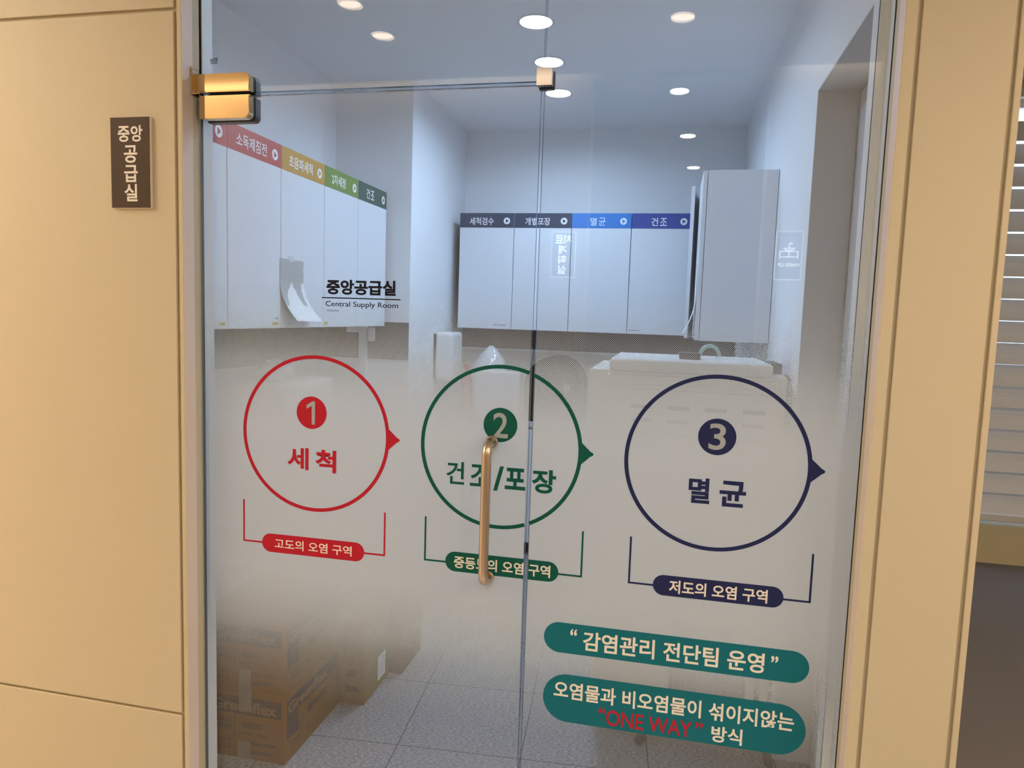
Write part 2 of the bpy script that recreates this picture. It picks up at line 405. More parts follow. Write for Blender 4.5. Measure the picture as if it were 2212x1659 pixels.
# wall_back board and dark strips carrying the shade under the wall cabinets
struct('trim_1', (-.163, 3.15, .86), (1.712, 3.16, 1.285), M['panel_white'])
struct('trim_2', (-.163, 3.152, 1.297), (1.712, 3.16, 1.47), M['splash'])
struct('trim_3', (-.163, 3.145, 1.285), (1.712, 3.16, 1.297), M['cab'])
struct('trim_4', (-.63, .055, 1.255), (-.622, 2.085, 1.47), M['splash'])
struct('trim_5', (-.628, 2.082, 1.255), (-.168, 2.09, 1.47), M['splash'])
struct('trim_6', (-.63, .055, .86), (-.620, 2.085, 1.255), M['panel_white'])

# hall: panelled front wall left and right of the glazing
def panel_wall(name, x0, x1, xgroove, panels, mat_):
    bm = bmesh.new()
    box(bm, (x0, YF+.009, 0), (x1, .05, ZH))                         # backing, seen in the grooves
    for (a, b, c, d) in panels: box(bm, (a, YF, c), (b, YF+.0095, d), .0012, 1)
    o = link(name, bm, mat_); tag(o, kind='structure'); return o
zs = ((0.0, .3575), (.3665, 2.2930), (2.3020, ZH))
pl = [(-.0135, LX, 0, ZH)] + [(-1.30, -.0225, a, b) for a, b in zs] + [(-1.305-1.3*k-1.291, -1.305-1.3*k-.009, a, b) for a, b in zs for k in range(4)]
panel_wall('wall_front_left', -6.6, LX, 0, pl, M['beige'])
pr = [(RX_, 1.7590, 0, ZH), (1.7680, 1.9440, 0, ZH), (1.9530, 1.966, 0, ZH)]
panel_wall('wall_front_right', RX_, 1.966, 0, pr, M['beige'])
struct('wall_front_top', (LX, YF, 2.62), (RX_, .05, ZC), M['beige'])
M['jamb_pink'] = mat('pale_pinkish_jamb', (.76, .64, .545), .5, vary=.02)
struct('trim_10', (-.004, YF+.001, 0), (.0008, -.034, 2.62), M['jamb_pink'])
struct('trim_11', (1.7342, YF+.001, 0), (1.739, -.034, 2.62), M['jamb_pink'])
struct('trim_7', (-.012, .008, 0), (.0006, .052, 2.62), M['jamb_white'])          # white reveal behind the glass, left
struct('trim_8', (1.7344, .008, 0), (1.745, .052, 2.62), M['jamb_white'])
struct('trim_9', (1.7150, .052, 0), (1.7345, .060, 2.62), M['jamb_white'])
# side of the room block facing the hall on the right, and the far window wall
struct('wall_side', (1.9605, .05, 0), (1.966, 3.40, ZW), M['beige'])
WY = 3.40
bm = bmesh.new()
box(bm, (1.966, WY, 0), (2.6, WY+.12, ZW)); box(bm, (2.6, WY, 0), (5.4, WY+.12, .26)); box(bm, (2.6, WY, 3.0), (5.4, WY+.12, ZW)); box(bm, (5.4, WY, 0), (7.0, WY+.12, ZW))
o = link('wall_far', bm, M['sill']); tag(o, kind='structure')
bm = bmesh.new(); box(bm, (2.6, WY+.05, .26), (5.4, WY+.056, 3.0)); w3 = link('window_3', bm, M['glass']); tag(w3, kind='structure')
bm = bmesh.new()
for x in (2.6, 3.95, 5.34): box(bm, (x, WY+.04, .26), (x+.06, WY+.09, 3.0))
for z in (.26, 2.94): box(bm, (2.6, WY+.04, z), (5.4, WY+.09, z+.06))
link('window_frame', bm, M['jamb_white'], w3)
struct('wall_right_end', (7.0, -6.2, 0), (7.15, 3.9, ZW), M['hall_wall'])
struct('wall_left_end', (-6.7, -6.2, 0), (-6.6, .05, ZH), M['hall_wall'])
# hall wall opposite the glass, with the passage the photograph was taken from
struct('wall_opposite_left', (-6.6, -2.0, 0), (.853, -1.85, ZH), M['hall_wall'])
struct('wall_opposite_right', (1.70, -2.0, 0), (7.0, -1.85, ZH), M['hall_wall'])
struct('wall_passage_left', (.25, -6.2, 0), (.40, -2.0, ZH), M['hall_wall'])
struct('wall_passage_right', (2.3, -6.2, 0), (2.45, -2.0, ZH), M['hall_wall'])
struct('wall_passage_end', (.40, -6.2, 0), (2.3, -6.05, ZH), M['hall_wall'])

# ------------------------------------------------------------------ glazing
def glass_pane(name, a, b, parent):
    bm = bmesh.new(); fs = box(bm, a, b)
    for i in (0, 1, 3, 5): fs[i].material_index = 1                 # the four narrow polished edges
    return link(name, bm, M['glass'], parent, extra=(M['steel_edge'],))
def film_sheet(x0, x1, z0, z1, parent):
    bm = bmesh.new(); v = [bm.verts.new(p) for p in ((x0, -.0056, z0), (x1, -.0056, z0), (x1, -.0056, z1), (x0, -.0056, z1))]; bm.faces.new(v)
    o = link('frosted_film', bm, M['film'], parent); o['label'] = 'white dot-screen frosted film fading out above and below'; return o
def sroot(name, loc, label):
    o = bpy.data.objects.new(name, None); COL.objects.link(o); o.location = loc; o['kind'] = 'structure'; o['label'] = label; return o
DX = .9465                                                           # free edge of the door leaf
door = sroot('door_1', (.0, 0, 0), 'frameless glass door with long bronze pull handle and frosted film')
glass_pane('glass_leaf', (.004, -.005, .02), (DX, .005, 2.0945), door)
film_sheet(.022, DX-.0025, .30, 1.72, door)
side = sroot('window_1', (.955, 0, 0), 'tall fixed glass side panel with frosted film right of the glass door')
glass_pane('glass_panel', (.9545, -.005, .0), (RX_, .005, 2.62), side)
film_sheet(.9570, 1.732, .30, 1.72, side)
trans = sroot('window_2', (.0, 0, 2.1), 'clear glass transom above the glass door')
glass_pane('glass_panel', (.0, -.005, 2.1035), (.951, .005, 2.62), trans)

# bronze pull handle
bm = bmesh.new()
hx, hz0, hz1, hy = .8495, .842, 1.203, -.058
pts = [(hx, -.0065, hz1)]
for k in range(9):
    a = PI/2*k/8; pts.append((hx, -.030-.028*math.sin(a), hz1-.028*(1-math.cos(a))))
for k in range(9):
    a = PI/2*k/8; pts.append((hx, -.030-.028*math.cos(a), hz0+.028*(1-math.sin(a))))
pts.append((hx, -.0065, hz0))
tube(bm, pts, .0125, 24)
h = link('pull_handle', bm, M['brass_satin'], door, smooth=True); h['label'] = 'long bronze tubular pull handle'
for z in (hz0, hz1):
    bm = bmesh.new(); lathe(bm, [(.0165, -.0062), (.0165, -.0095), (.0150, -.0115), (.0128, -.0118)], (hx, 0, z), 'Y', 28); link('escutcheon', bm, M['brass_satin'], h, smooth=False)
    bm = bmesh.new(); lathe(bm, [(.014, .0055), (.014, .014), (.010, .016)], (hx, 0, z), 'Y', 24); link('back_nut', bm, M['brass_satin'], h)

# patch hinge: lower half clamps the leaf, upper half the transom
FR = Frame((0, 0, 0), (1, 0, 0), (0, 0, 1), (0, -1, 0))
def round_corner(u0, u1, v0, v1, r, which, n=8):
    L = []
    for key, cx, cz, a0, pt in (('br', u1-r, v0+r, -PI/2, (u1, v0)), ('tr', u1-r, v1-r, 0, (u1, v1)), ('tl', u0+r, v1-r, PI/2, (u0, v1)), ('bl', u0+r, v0+r, PI, (u0, v0))):
        if key in which:
            for k in range(n+1):
                a = a0+PI/2*k/n; L.append((cx+r*math.cos(a), cz+r*math.sin(a)))
        else: L.append(pt)
    return L
def patch(name, u0, u1, v0, v1, corner, parent):
    bm = bmesh.new(); plate(bm, FR, [round_corner(u0, u1, v0, v1, .014, corner)], .0075, .030)
    bmesh.ops.bevel(bm, geom=[e for e in bm.edges if all(abs(v.co.y+.030) < 1e-5 for v in e.verts)], offset=.0018, segments=2, affect='EDGES')
    p = link(name, bm, M['brass'], parent); p['label'] = 'polished brass hinge plate'
    bm = bmesh.new(); plate(bm, FR, [round_corner(u0+.001, u1+.001, v0+.001, v1-.001, .014, corner)], .0052, .0074); link('gasket', bm, M['gasket'], p)
    bm = bmesh.new(); plate(bm, FR, [round_corner(u0+.002, u1-.002, v0-.001, v1+.001, .014, corner)], -.030, -.0052); b = link('back_plate', bm, M['gasket'], p)
    return p
patch('hinge_plate', .016, .166, 2.030, 2.0905, 'br', door)
up_ = patch('hinge_plate', .016, .166, 2.0995, 2.1470, 'tr', trans)
bm = bmesh.new()                                                     # wall bracket of the upper half, against the jamb
box(bm, (.001, -.044, 2.090), (.0045, -.012, 2.163), .001, 1); box(bm, (.001, -.030, 2.096), (.018, -.008, 2.147), .002, 1)
br = link('wall_bracket', bm, M['brass'], up_)
for z in (2.151, 2.099):
    bm = bmesh.new(); lathe(bm, [(.0045, .0046), (.0045, .0062), (.003, .0066)], (0, -.037, z), 'X', 16); link('screw', bm, M['chrome'], up_)
bm = bmesh.new(); lathe(bm, [(.004, .0182), (.004, .0195), (.003, .0198)], (0, -.024, 2.102), 'X', 16); link('screw', bm, M['chrome'], up_)
# small clip where transom and side panel meet
bm = bmesh.new(); plate(bm, FR, [round_corner(.9375, .9755, 2.0885, 2.1300, .004, 'tr')], .0055, .022); cl = link('corner_clip', bm, M['chrome'], side); cl['label'] = 'small polished steel clip joining transom and side panel'
bm = bmesh.new(); plate(bm, FR, [rectl(.939, .977, 2.0875, 2.129)], -.022, -.0055); link('back_plate', bm, M['gasket'], cl)

# ------------------------------------------------------------------ lettering and graphics on the film
FD = Frame((0, -.0060, 0), (1, 0, 0), (0, 0, 1), (0, -1, 0))
GAP = (.9445, .9570)                                                 # the graphic is cut open at the joint of leaf and panel
T0, T1, T2 = .0, .0004, .0007
def cut_loop_boxes(bm, loops, cut):
    """plates, split so nothing bridges the joint between leaf and side panel"""
    for lp in loops:
        b2 = bmesh.new(); b2.faces.new([b2.verts.new((u, v, 0)) for u, v in lp])
        if cut:
            for co in cut: bmesh.ops.bisect_plane(b2, geom=b2.verts[:]+b2.edges[:]+b2.faces[:], plane_co=(co, 0, 0), plane_no=(1, 0, 0))
        for f in b2.faces:
            if cut and cut[0] < f.calc_center_median().x < cut[1]: continue
            plate(bm, FD, [[(v.co.x, v.co.y) for v in f.verts]], T0, T1)
        b2.free()
def zone(name, label, key, c, rxz, badge, num, words, pill, caption, arrow, brk, cut=None):
    m = M[key]; t = root(name, (c[0], -.006, c[1]), label, 'window graphic', 'numbered zone graphics on the frosted glass')
    bm = bmesh.new()
    if cut:
        def ang(x): return math.acos((x-c[0])/rxz[0])
        ring(bm, FD, c[0], c[1], rxz[0], rxz[1], .0098, T0, T1, ang(cut[0]), 2*PI-ang(cut[0]))
        ring(bm, FD, c[0], c[1], rxz[0], rxz[1], .0098, T0, T1, -ang(cut[1]), ang(cut[1]))
    else: ring(bm, FD, c[0], c[1], rxz[0], rxz[1], .0098, T0, T1)
    link('circle_outline', bm, m, t)
    ax, az = c[0]+rxz[0]+.0001, c[1]
    bm = bmesh.new(); tip = arrow; h_ = .0275
    plate(bm, FD, [[(ax-rxz[0]*(1-math.sqrt(1-((q)/rxz[1])**2)), az+q) for q in [h_-2*h_*k/10 for k in range(11)]] + [(tip-.008, az-.0065), (tip-.002, az-.0035), (tip, az), (tip-.002, az+.0035), (tip-.008, az+.0065)]], T0, T1); link('arrow_tip', bm, m, t)
    bm = bmesh.new(); plate(bm, FD, [circl(badge[0], badge[1], .0447)], T0, T1); bd = link('number_badge', bm, m, t)
    label_text('numeral', FD, [(num[0],)+num[1:]], T1, T2, M['badge_grey'], bd, bold=.012)
    label_text('lettering', FD, [w[:5] + ({**(w[5] if len(w) > 5 else {}), **({'cut': cut} if cut else {})},) for w in words], T0, T1, m, t, bold=.03)
    bm = bmesh.new(); l0, l1, zt, zb = brk; w = .0048
    e0, e1 = pill[0]+.0008, pill[1]-.0008
    plate(bm, FD, [[(l0, zb), (e0, zb), (e0, zb+w), (l0+w, zb+w), (l0+w, zt), (l0, zt)]], T0, T1); link('bracket_line', bm, m, t)
    bm = bmesh.new(); plate(bm, FD, [[(l1, zb), (l1, zt), (l1-w, zt), (l1-w, zb+w), (e1, zb+w), (e1, zb)]], T0, T1); link('bracket_line', bm, m, t)
    bm = bmesh.new(); cut_loop_boxes(bm, [pilll(*pill)], cut); cp = link('caption_pill', bm, m, t)
    label_text('caption', FD, [caption + ({'cut': cut},) if cut else caption], T1, T2, M['cream'], cp, bold=.022)
    return t
zone('zone_graphic', 'red circle graphic numbered 1 with arrow tip and bracket on the glass door', 'red', (.3492, 1.1885), (.2180, .2168), (.3396, 1.2475), ('1', .3249, .3497, 1.2153, 1.2794, {'bold': .0}),
     [('세', .2673, .3312, 1.0865, 1.1483, {'bold': .03}), ('척', .3520, .4136, 1.0841, 1.1470)], (.1895, .499, .8431, .8962), ('고도의 오염 구역', .2289, .4622, .8553, .8839), .5967, (.1300, .5602, .988, .8665))
zone('zone_graphic', 'dark green circle graphic numbered 2 behind the bronze pull handle', 'green', (.8708, 1.1885), (.2146, .2153), (.8709, 1.2481), ('2', .8515, .8914, 1.2143, 1.2798),
     [('건', .729, .7775, 1.083, 1.1431, {'bold': .03}), ('조', .7935, .848, 1.082, 1.1400), ('/', .857, .884, 1.0745, 1.140), ('포', .8875, .942, 1.081, 1.1380), ('장', .9585, 1.0214, 1.078, 1.1400)],
     (.7316, 1.0366, .8463, .8999), ('중등도의 오염 구역', .7555, 1.0154, .8563, .8891), 1.1141, (.6716, 1.0982, .9887, .8672), GAP)
zone('zone_graphic', 'navy blue circle graphic numbered 3 on the right glass panel', 'navy', (1.4112, 1.1874), (.2203, .2177), (1.4105, 1.2539), ('3', 1.3913, 1.4311, 1.2218, 1.2866),
     [('멸', 1.3504, 1.4010, 1.0865, 1.1499), ('균', 1.4240, 1.4859, 1.0841, 1.1480)], (1.2768, 1.5876, .8443, .8966), ('저도의 오염 구역', 1.3165, 1.5508, .8525, .8864), 1.6604, (1.2148, 1.6497, .987, .8655))

t = root('slogan_graphic', (1.33, -.006, .66), 'upper teal rounded bar with one line of cream Korean lettering', 'window graphic', 'teal slogan bars on the right glass panel')
bm = bmesh.new(); plate(bm, FD, [pilll(1.0057, 1.6577, .6605, .7415)], T0, T1); link('bar', bm, M['teal'], t)
label_text('lettering', FD, [('감염관리 전단팀 운영', 1.108, 1.5541, .6743, .7257), ('“', 1.0744, 1.0916, .7105, .7280), ('”', 1.5693, 1.5858, .7062, .7229)], T1, T2, M['cream'], t, bold=.02)
t = root('slogan_graphic', (1.33, -.006, .473), 'lower teal rounded bar with two lines of lettering and red ONE WAY', 'window graphic', 'teal slogan bars on the right glass panel')
bm = bmesh.new(); plate(bm, FD, [pilll(1.0091, 1.6606, .473, .603)], T0, T1); link('bar', bm, M['teal'], t)
label_text('lettering', FD, [('오염물과 비오염물이 섞이지않는', 1.0371, 1.6323, .5365, .5830), ('방식', 1.4397, 1.5141, .4807, .5229)], T1, T2, M['cream'], t, bold=.02)
o = label_text('accent_lettering', FD, [('ONE WAY', 1.1762, 1.3921, .4811, .5234, {'bold': .012}), ('“', 1.1558, 1.1735, .5118, .5265), ('”', 1.4005, 1.4187, .5095, .5249)], T1, T2, M['red'], t, bold=.02)
o['label'] = 'red ONE WAY lettering in quotation marks'

t = root('room_name_graphic', (.48, -.006, 1.535), 'black room name lettered in Korean and English on the glass door', 'window graphic')
FC = Frame((0, -.0056, 0), (1, 0, 0), (0, 0, 1), (0, -1, 0))
label_text('lettering', FC, [('중앙공급실', .3805, .5779, 1.5710, 1.6107)], T0, T1, M['ink'], t, bold=.038)
bm = bmesh.new(); plate(bm, FC, [rectl(.3673, .5918, 1.5603, 1.5633)], T0, T1); link('rule', bm, M['ink'], t)
label_text('english_lettering', FC, [('Central Supply Room', .3784, .5851, 1.5351, 1.5532)], T0, T1, M['ink'], t, bold=.006)
t = root('glass_stamp', (.05, -.0052, 2.176), 'tiny black maker stamp on the transom above the brass hinge', 'stamp')
FS = Frame((0, -.0052, 0), (1, 0, 0), (0, 0, 1), (0, -1, 0))
bm = bmesh.new()
for lp in ([(.036, 2.1915), (.0445, 2.1925)], [(.0355, 2.1880), (.0450, 2.1880)], [(.0362, 2.188), (.0352, 2.1915)], [(.0455, 2.1945), (.0545, 2.1950)], [(.0463, 2.1875), (.0560, 2.1875)], [(.0545, 2.195), (.0560, 2.1875)], [(.0455, 2.1912), (.0535, 2.1912)]): stroke(bm, FS, lp, .0016, .0001, .0003)
link('mark', bm, M['ink'], t)
bm = bmesh.new()
rnd = random.Random(3); u = .0355
while u < .055:
    w = rnd.uniform(.0008, .0022); plate(bm, FS, [rectl(u, u+w, 2.1835, 2.1855)], .0001, .0003); u += w+.0009
plate(bm, FS, [rectl(.0355, .0560, 2.1805, 2.1818)], .0001, .0003); link('small_print', bm, M['ink'], t)

# ------------------------------------------------------------------ signs on the hall walls
t = root('wall_sign', (-.13, YF, 1.785), 'dark brown name plate with cream Korean lettering left of the glass door', 'wall sign', 'brown room signs along the hall')
FW = Frame((-.2120, YF, 1.785), (1, 0, 0), (0, 0, 1), (0, -1, 0))
bm = bmesh.new(); box(bm, FW.p(0, 0, .0), FW.p(.1215, .2395, .0090), .0008, 1); link('acrylic_back', bm, M['sign_edge'], t)
bm = bmesh.new(); box(bm, FW.p(.0012, .0012, .0090), FW.p(.1203, .2383, .0110)); link('face_plate', bm, M['sign_brown'], t)
W_, H_ = .1215, .2395
def syll(s, u0, u1, v0, v1): return (s, W_*u0, W_*u1, H_*(1-v1), H_*(1-v0))
label_text('lettering', FW, [syll('중', .20, .50, .100, .272), syll('앙', .53, .825, .095, .272), syll('공', .345, .685, .311, .502), syll('급', .345, .690, .526, .713), syll('실', .345, .675, .733, .925)], .0110, .0114, M['cream'], t, bold=.02)

M['halo'] = emit('sign_backlight', (1.0, .93, .80), 2.2)
FO = Frame((0, -1.85, 0), (-1, 0, 0), (0, 0, 1), (0, 1, 0))         # facing the glass; u = -x
def back_sign(name, x0, x1, z0, z1, label):
    t = root(name, ((x0+x1)/2, -1.85, z0), label, 'wall sign', 'brown room signs along the hall')
    bm = bmesh.new(); box(bm, (x0-.004, -1.850, z0-.004), (x1+.004, -1.842, z1+.004)); link('backlight', bm, M['halo'], t)
    bm = bmesh.new(); box(bm, (x0, -1.842, z0), (x1, -1.834, z1), .001, 1); link('face_plate', bm, M['sign_brown'], t)
    return t
t = back_sign('wall_sign', .685, .800, 1.735, 1.955, 'backlit brown sign with four rows of Korean lettering, mirrored in the glass')
FO.o = Vector((.800, -1.834, 1.735)); W_, H_ = .115, .22
M['sign_white'] = emit('lit_sign_lettering', (1.0, .95, .88), 5.5)
label_text('lettering', FO, [syll('치', .12, .47, .06, .25), syll('료', .50, .86, .06, .25), syll('계', .33, .70, .29, .49), syll('획', .33, .70, .52, .71), syll('실', .33, .70, .74, .94)], 0, .0006, M['sign_white'], t, bold=.016)
t = back_sign('wall_sign', 1.762, 1.875, 1.745, 1.965, 'backlit sign with a wash basin pictogram and MAKE-UP, mirrored in the glass')
FO.o = Vector((1.875, -1.834, 1.745)); W_, H_ = .113, .22
label_text('lettering', FO, [syll('MAKE-UP', .08, .92, .66, .735)], 0, .0006, M['sign_white'], t, bold=.02)
bm = bmesh.new()
P_ = lambda a, b: (W_*a, H_*(1-b))
for line in ([(.14, .56), (.14, .41), (.86, .41), (.86, .56)], [(.14, .53), (.86, .53)], [(.50, .41), (.50, .53)], [(.29, .345), (.71, .345), (.64, .385), (.36, .385), (.29, .345)], [(.50, .345), (.50, .255), (.47, .23), (.42, .23), (.40, .26)]):
    stroke(bm, FO, [P_(*q) for q in line], .0032, 0, .0006)
link('pictogram', bm, M['sign_white'], t)

# ------------------------------------------------------------------ lamps
def lamp_mat(name, c, s): return emit(name, c, s)
M['lamp_room'] = lamp_mat('room_lamp', ROOM_LIGHT, ROOM_POWER)
M['lamp_hall'] = lamp_mat('hall_lamp', HALL_LIGHT, HALL_POWER)
M['lamp_hall_dim'] = lamp_mat('dimmed_hall_lamp', (1.0, .78, .56), 9.0)
M['lamp_hall_cool'] = lamp_mat('passage_lamp', (1.0, .95, .88), 420.0)
M['lamp_bay'] = lamp_mat('window_bay_lamp', (1.0, .93, .85), 230.0)
def downlight(x, y, z, r, m, label, group, deep=0.0):
    t = root('downlight', (x, y, z), label, 'ceiling light', group)
    bm = bmesh.new(); n = 40
    prof = [(r, -.001), (r, -.009), (r+.008, -.011), (r+.016, -.004), (r+.016, 0.0)]
    if deep: prof = [(r, -.003), (r*.9, deep), (r+.0015, deep), (r+.0015, .0), (r+.012, -.0005), (r+.012, -.003)]
    rings = [[bm.verts.new((x+q*math.cos(2*PI*k/n), y+q*math.sin(2*PI*k/n), z+h)) for k in range(n)] for q, h in prof]
    for a, b in zip(rings, rings[1:]+rings[:1]):
        for k in range(n): bm.faces.new((a[k], a[(k+1) % n], b[(k+1) % n], b[k]))
    link('trim_ring', bm, M['plastic_white'], t)
    bm = bmesh.new(); q = r*.9 if deep else r-.0005; lathe(bm, [(q, deep-.004 if deep else -.003), (q, deep-.007 if deep else -.006)], (x, y, z), 'Z', 40); link('diffuser', bm, m, t)
    return t
for x, y, w in ROOM_LAMPS:
    downlight(x, y, ZC, .070, M['lamp_room'], 'white supply room downlight just inside the glass, above the view' if y < 1 else f'bright white supply room downlight, {w} of the three in view', 'supply room downlights', .020)
for x, y, l in ((.03, -.862, 'warm hall downlight mirrored at the top left of the transom'), (.033, -1.175, 'warm hall downlight mirrored just left of centre in the transom'), (1.273, -1.149, 'warm hall downlight mirrored high in the right glass panel')):
    downlight(x, y, ZH, .046, M['lamp_hall_dim'], l, 'warm hall downlights')
for x, y, l in ((1.273, -2.06, 'white passage downlight nearest behind the camera'), (1.337, -2.97, 'second white passage downlight behind the camera'), (1.402, -3.93, 'farthest white passage downlight behind the camera')):
    downlight(x, y, ZH, .046, M['lamp_hall_cool'], l, 'white passage downlights')
for x, y in [(x, y) for x in (-1.5, -2.5, -3.5, -4.5, -5.5, 2.6, 3.6, 4.6, 5.6) for y in (-1.05, -1.55) if (x, y) not in ((-1.5, -1.05), (2.6, -1.05))]:  # unseen downlights added along the hall to light its walls
    downlight(x, y, ZH, .046, M['lamp_hall'], 'warm hall downlight above and outside the view', 'warm hall downlights out of view')
downlight(-.85, -.62, ZH, .046, M['lamp_bay'], 'hall downlight above the brown name plate, outside the view', 'warm hall downlights out of view')  # unseen lamp added to brighten the upper left wall
for x, y in ((3.5, .4), (3.6, 1.4), (4.6, 2.2)):  # unseen lamps added to brighten the blind and the carpet
    downlight(x, y, ZW, .046, M['lamp_bay'], 'warm downlight in the window bay, outside the view', 'window bay downlights')

M['cove'] = emit('cove_light_strip', (1.0, .82, .62), 22.0)
for x0, x1, l in ((-6.5, .80, 'left'), (1.76, 6.9, 'right')):
    o = bx('cove_light', (x0, -1.7685, ZH+.025), (x1, -1.7655, ZH+.065), M['cove']); tag(o, f'strip light in the ceiling slot washing the hall wall {l} of the passage', 'cove light', 'hall wall washers')
# ------------------------------------------------------------------ wall cabinets
def arrow_badge(fr, cu, cv, r, band_m, parent):
    bm = bmesh.new(); plate(bm, fr, [circl(cu, cv, r, 40)], .0012, .0017); a = link('arrow_badge', bm, M['white_print'], parent)
    bm = bmesh.new(); k = r*.62
    plate(bm, fr, [[(cu-k*.55, cv-k), (cu-k*.55, cv+k), (cu+k*1.0, cv)]], .0017, .0021); link('triangle', bm, band_m, a); return a
def wall_cabinet(fr, w, z0, z1, depth, band, words, label, group, sticker=None, print_=None, end=False, ajar=0.0, band_full=True):
    """fr: origin at the left foot of the door face; u across, v up, t out into the room"""
    t = root('wall_cabinet', fr.p(w/2, z0, -depth/2), label, 'wall cabinet', group)
    bm = bmesh.new(); box(bm, fr.p(.0012, z0+.002, -depth), fr.p(w-.0012, z1-.002, -.020)); link('carcass', bm, M['cab'] if end else M['cab_edge'], t)
    d = .0019
    bm = bmesh.new(); box(bm, fr.p(d, z0, -.018), fr.p(w-d, z1, 0), .0012, 1); dr = link('door', bm, M['cab'], t)
    if band:
        bm = bmesh.new(); box(bm, fr.p(d, z1-.094, .0), fr.p(w-d, z1, .0010)); b = link('header_band', bm, M[band], dr)
        if words: label_text('lettering', fr, words, .0010, .0015, M['white_print'], b, bold=.012)
        arrow_badge(fr, w*.865, z1-.050, .0215, M[band], b)
    if sticker:
        bm = bmesh.new(); box(bm, fr.p(sticker[0], z0+.012, 0), fr.p(sticker[1], z0+.026, .0006)); s = link('sticker', bm, M['yellow'], dr); s['label'] = 'small yellow sticker'
        bm = bmesh.new(); r_ = random.Random(int(sticker[0]*1e4)); u = sticker[0]+.006
        while u < sticker[1]-.012:
            k = r_.uniform(.004, .008); plate(bm, fr, [rectl(u, u+k, z0+.016, z0+.022)], .0006, .0009); u += k+.003
        link('fine_print', bm, M['grey_print'], s)
    if print_:
        bm = bmesh.new(); r_ = random.Random(int(print_[0]*1e4)); u = print_[0]
        while u < print_[1]:
            k = r_.uniform(.004, .010); plate(bm, fr, [rectl(u, u+k, z0+print_[2], z0+print_[2]+.008)], .0, .0004); u += k+.003
        link('fine_print', bm, M['grey_print'], dr)
    return t
CZ0, CZ1 = 1.447, 2.192
LG, BG, RG = 'wall cabinets along the left wall', 'wall cabinets along the back wall', 'wall cabinets along the right wall'
ye = [.195, .5645, .9335, 1.312, 1.679, 2.052]
tz = lambda: (CZ1-.073, CZ1-.024)
specL = [('b_red', None, 'white left wall cabinet with a red band and arrow, half hidden by the door jamb', (.315, .355), None),
         ('b_red', [('소독제침전', .056, .258, *tz())], 'white left wall cabinet with red band lettered 소독제침전', (.30, .352), (.325, .345, .036)),
         ('b_ochre', [('초음파세척', .060, .262, *tz())], 'white left wall cabinet with ochre band lettered 초음파세척', None, None),
         ('b_green', [('2차세정', .071, .215, *tz())], 'white left wall cabinet with olive green band lettered 2차세정', (.004, .045), (.03, .15, .075)),
         ('b_dgreen', [('건', .098, .142, *tz()), ('조', .155, .197, *tz())], 'white left wall cabinet with dark green band lettered 건조', None, None)]
for k, (band, words, label, st, pr) in enumerate(specL):
    fr = Frame((-.30, ye[k], 0), (0, 1, 0), (0, 0, 1), (1, 0, 0))
    wall_cabinet(fr, ye[k+1]-ye[k], CZ0, CZ1, .325, band, words, label, LG, st, pr, end=(k == 4))
xe = [-.108, .262, .640, 1.020, 1.390]
specB = [('b_slate', [('세척검수', .068, .232, *tz())], 'white back wall cabinet with slate band lettered 세척검수', (.250, .335, .022)),
         ('b_slate', [('개별포장', .073, .237, *tz())], 'white back wall cabinet with slate band lettered 개별포장', None),
         ('b_blue', [('멸', .119, .160, *tz()), ('균', .172, .216, *tz())], 'white back wall cabinet with bright blue band lettered 멸균', None),
         ('b_indigo', [('건', .122, .163, *tz()), ('조', .176, .218, *tz())], 'white back wall cabinet with indigo band lettered 건조', (.015, .075, .018))]
for k, (band, words, label, pr) in enumerate(specB):
    fr = Frame((xe[k], 2.85, 0), (1, 0, 0), (0, 0, 1), (0, -1, 0))
    wall_cabinet(fr, xe[k+1]-xe[k], CZ0-.008, CZ1+.004, .305, band, words, label, BG, None, pr)
# right wall run: the end panel faces the glass, the second unit stands ajar
yr = [1.53, 1.90, 2.27, 2.64]
for k in range(3):
    wy = yr[k+1]-yr[k]
    t = root('wall_cabinet', (1.55, yr[k]+wy/2, CZ0), ('white right wall cabinet whose blank end panel faces the glass', 'white right wall cabinet with its door ajar, behind the blank end panel', 'rearmost white right wall cabinet beside the back row')[k], 'wall cabinet', RG)
    bm = bmesh.new(); y0, y1 = yr[k]+.001, yr[k+1]-.001
    if k == 0: box(bm, (1.418, y0, CZ0-.002), (1.7125, y1, CZ1+.002))
    else:
        for a, b in (((1.418, y0, CZ0), (1.7125, y0+.018, CZ1)), ((1.418, y1-.018, CZ0), (1.7125, y1, CZ1)), ((1.418, y0+.018, CZ0), (1.7125, y1-.018, CZ0+.018)), ((1.418, y0+.018, CZ1-.018), (1.7125, y1-.018, CZ1)), ((1.695, y0+.018, CZ0+.018), (1.7125, y1-.018, CZ1-.018))): box(bm, a, b)
    link('carcass', bm, M['cab'], t)
    bm = bmesh.new()
    if k == 1:
        box(bm, (-.018, -.366, CZ0), (0, 0, CZ1), .001, 1)
        bmesh.ops.rotate(bm, verts=bm.verts[:], cent=(0, 0, 0), matrix=Matrix.Rotation(-math.radians(6.0), 3, 'Z')); bmesh.ops.translate(bm, verts=bm.verts[:], vec=(1.414, yr[k+1]-.003, 0))
    else: box(bm, (1.398, yr[k]+.002, CZ0), (1.416, yr[k+1]-.002, CZ1), .001, 1)
    link('door', bm, M['cab'], t)

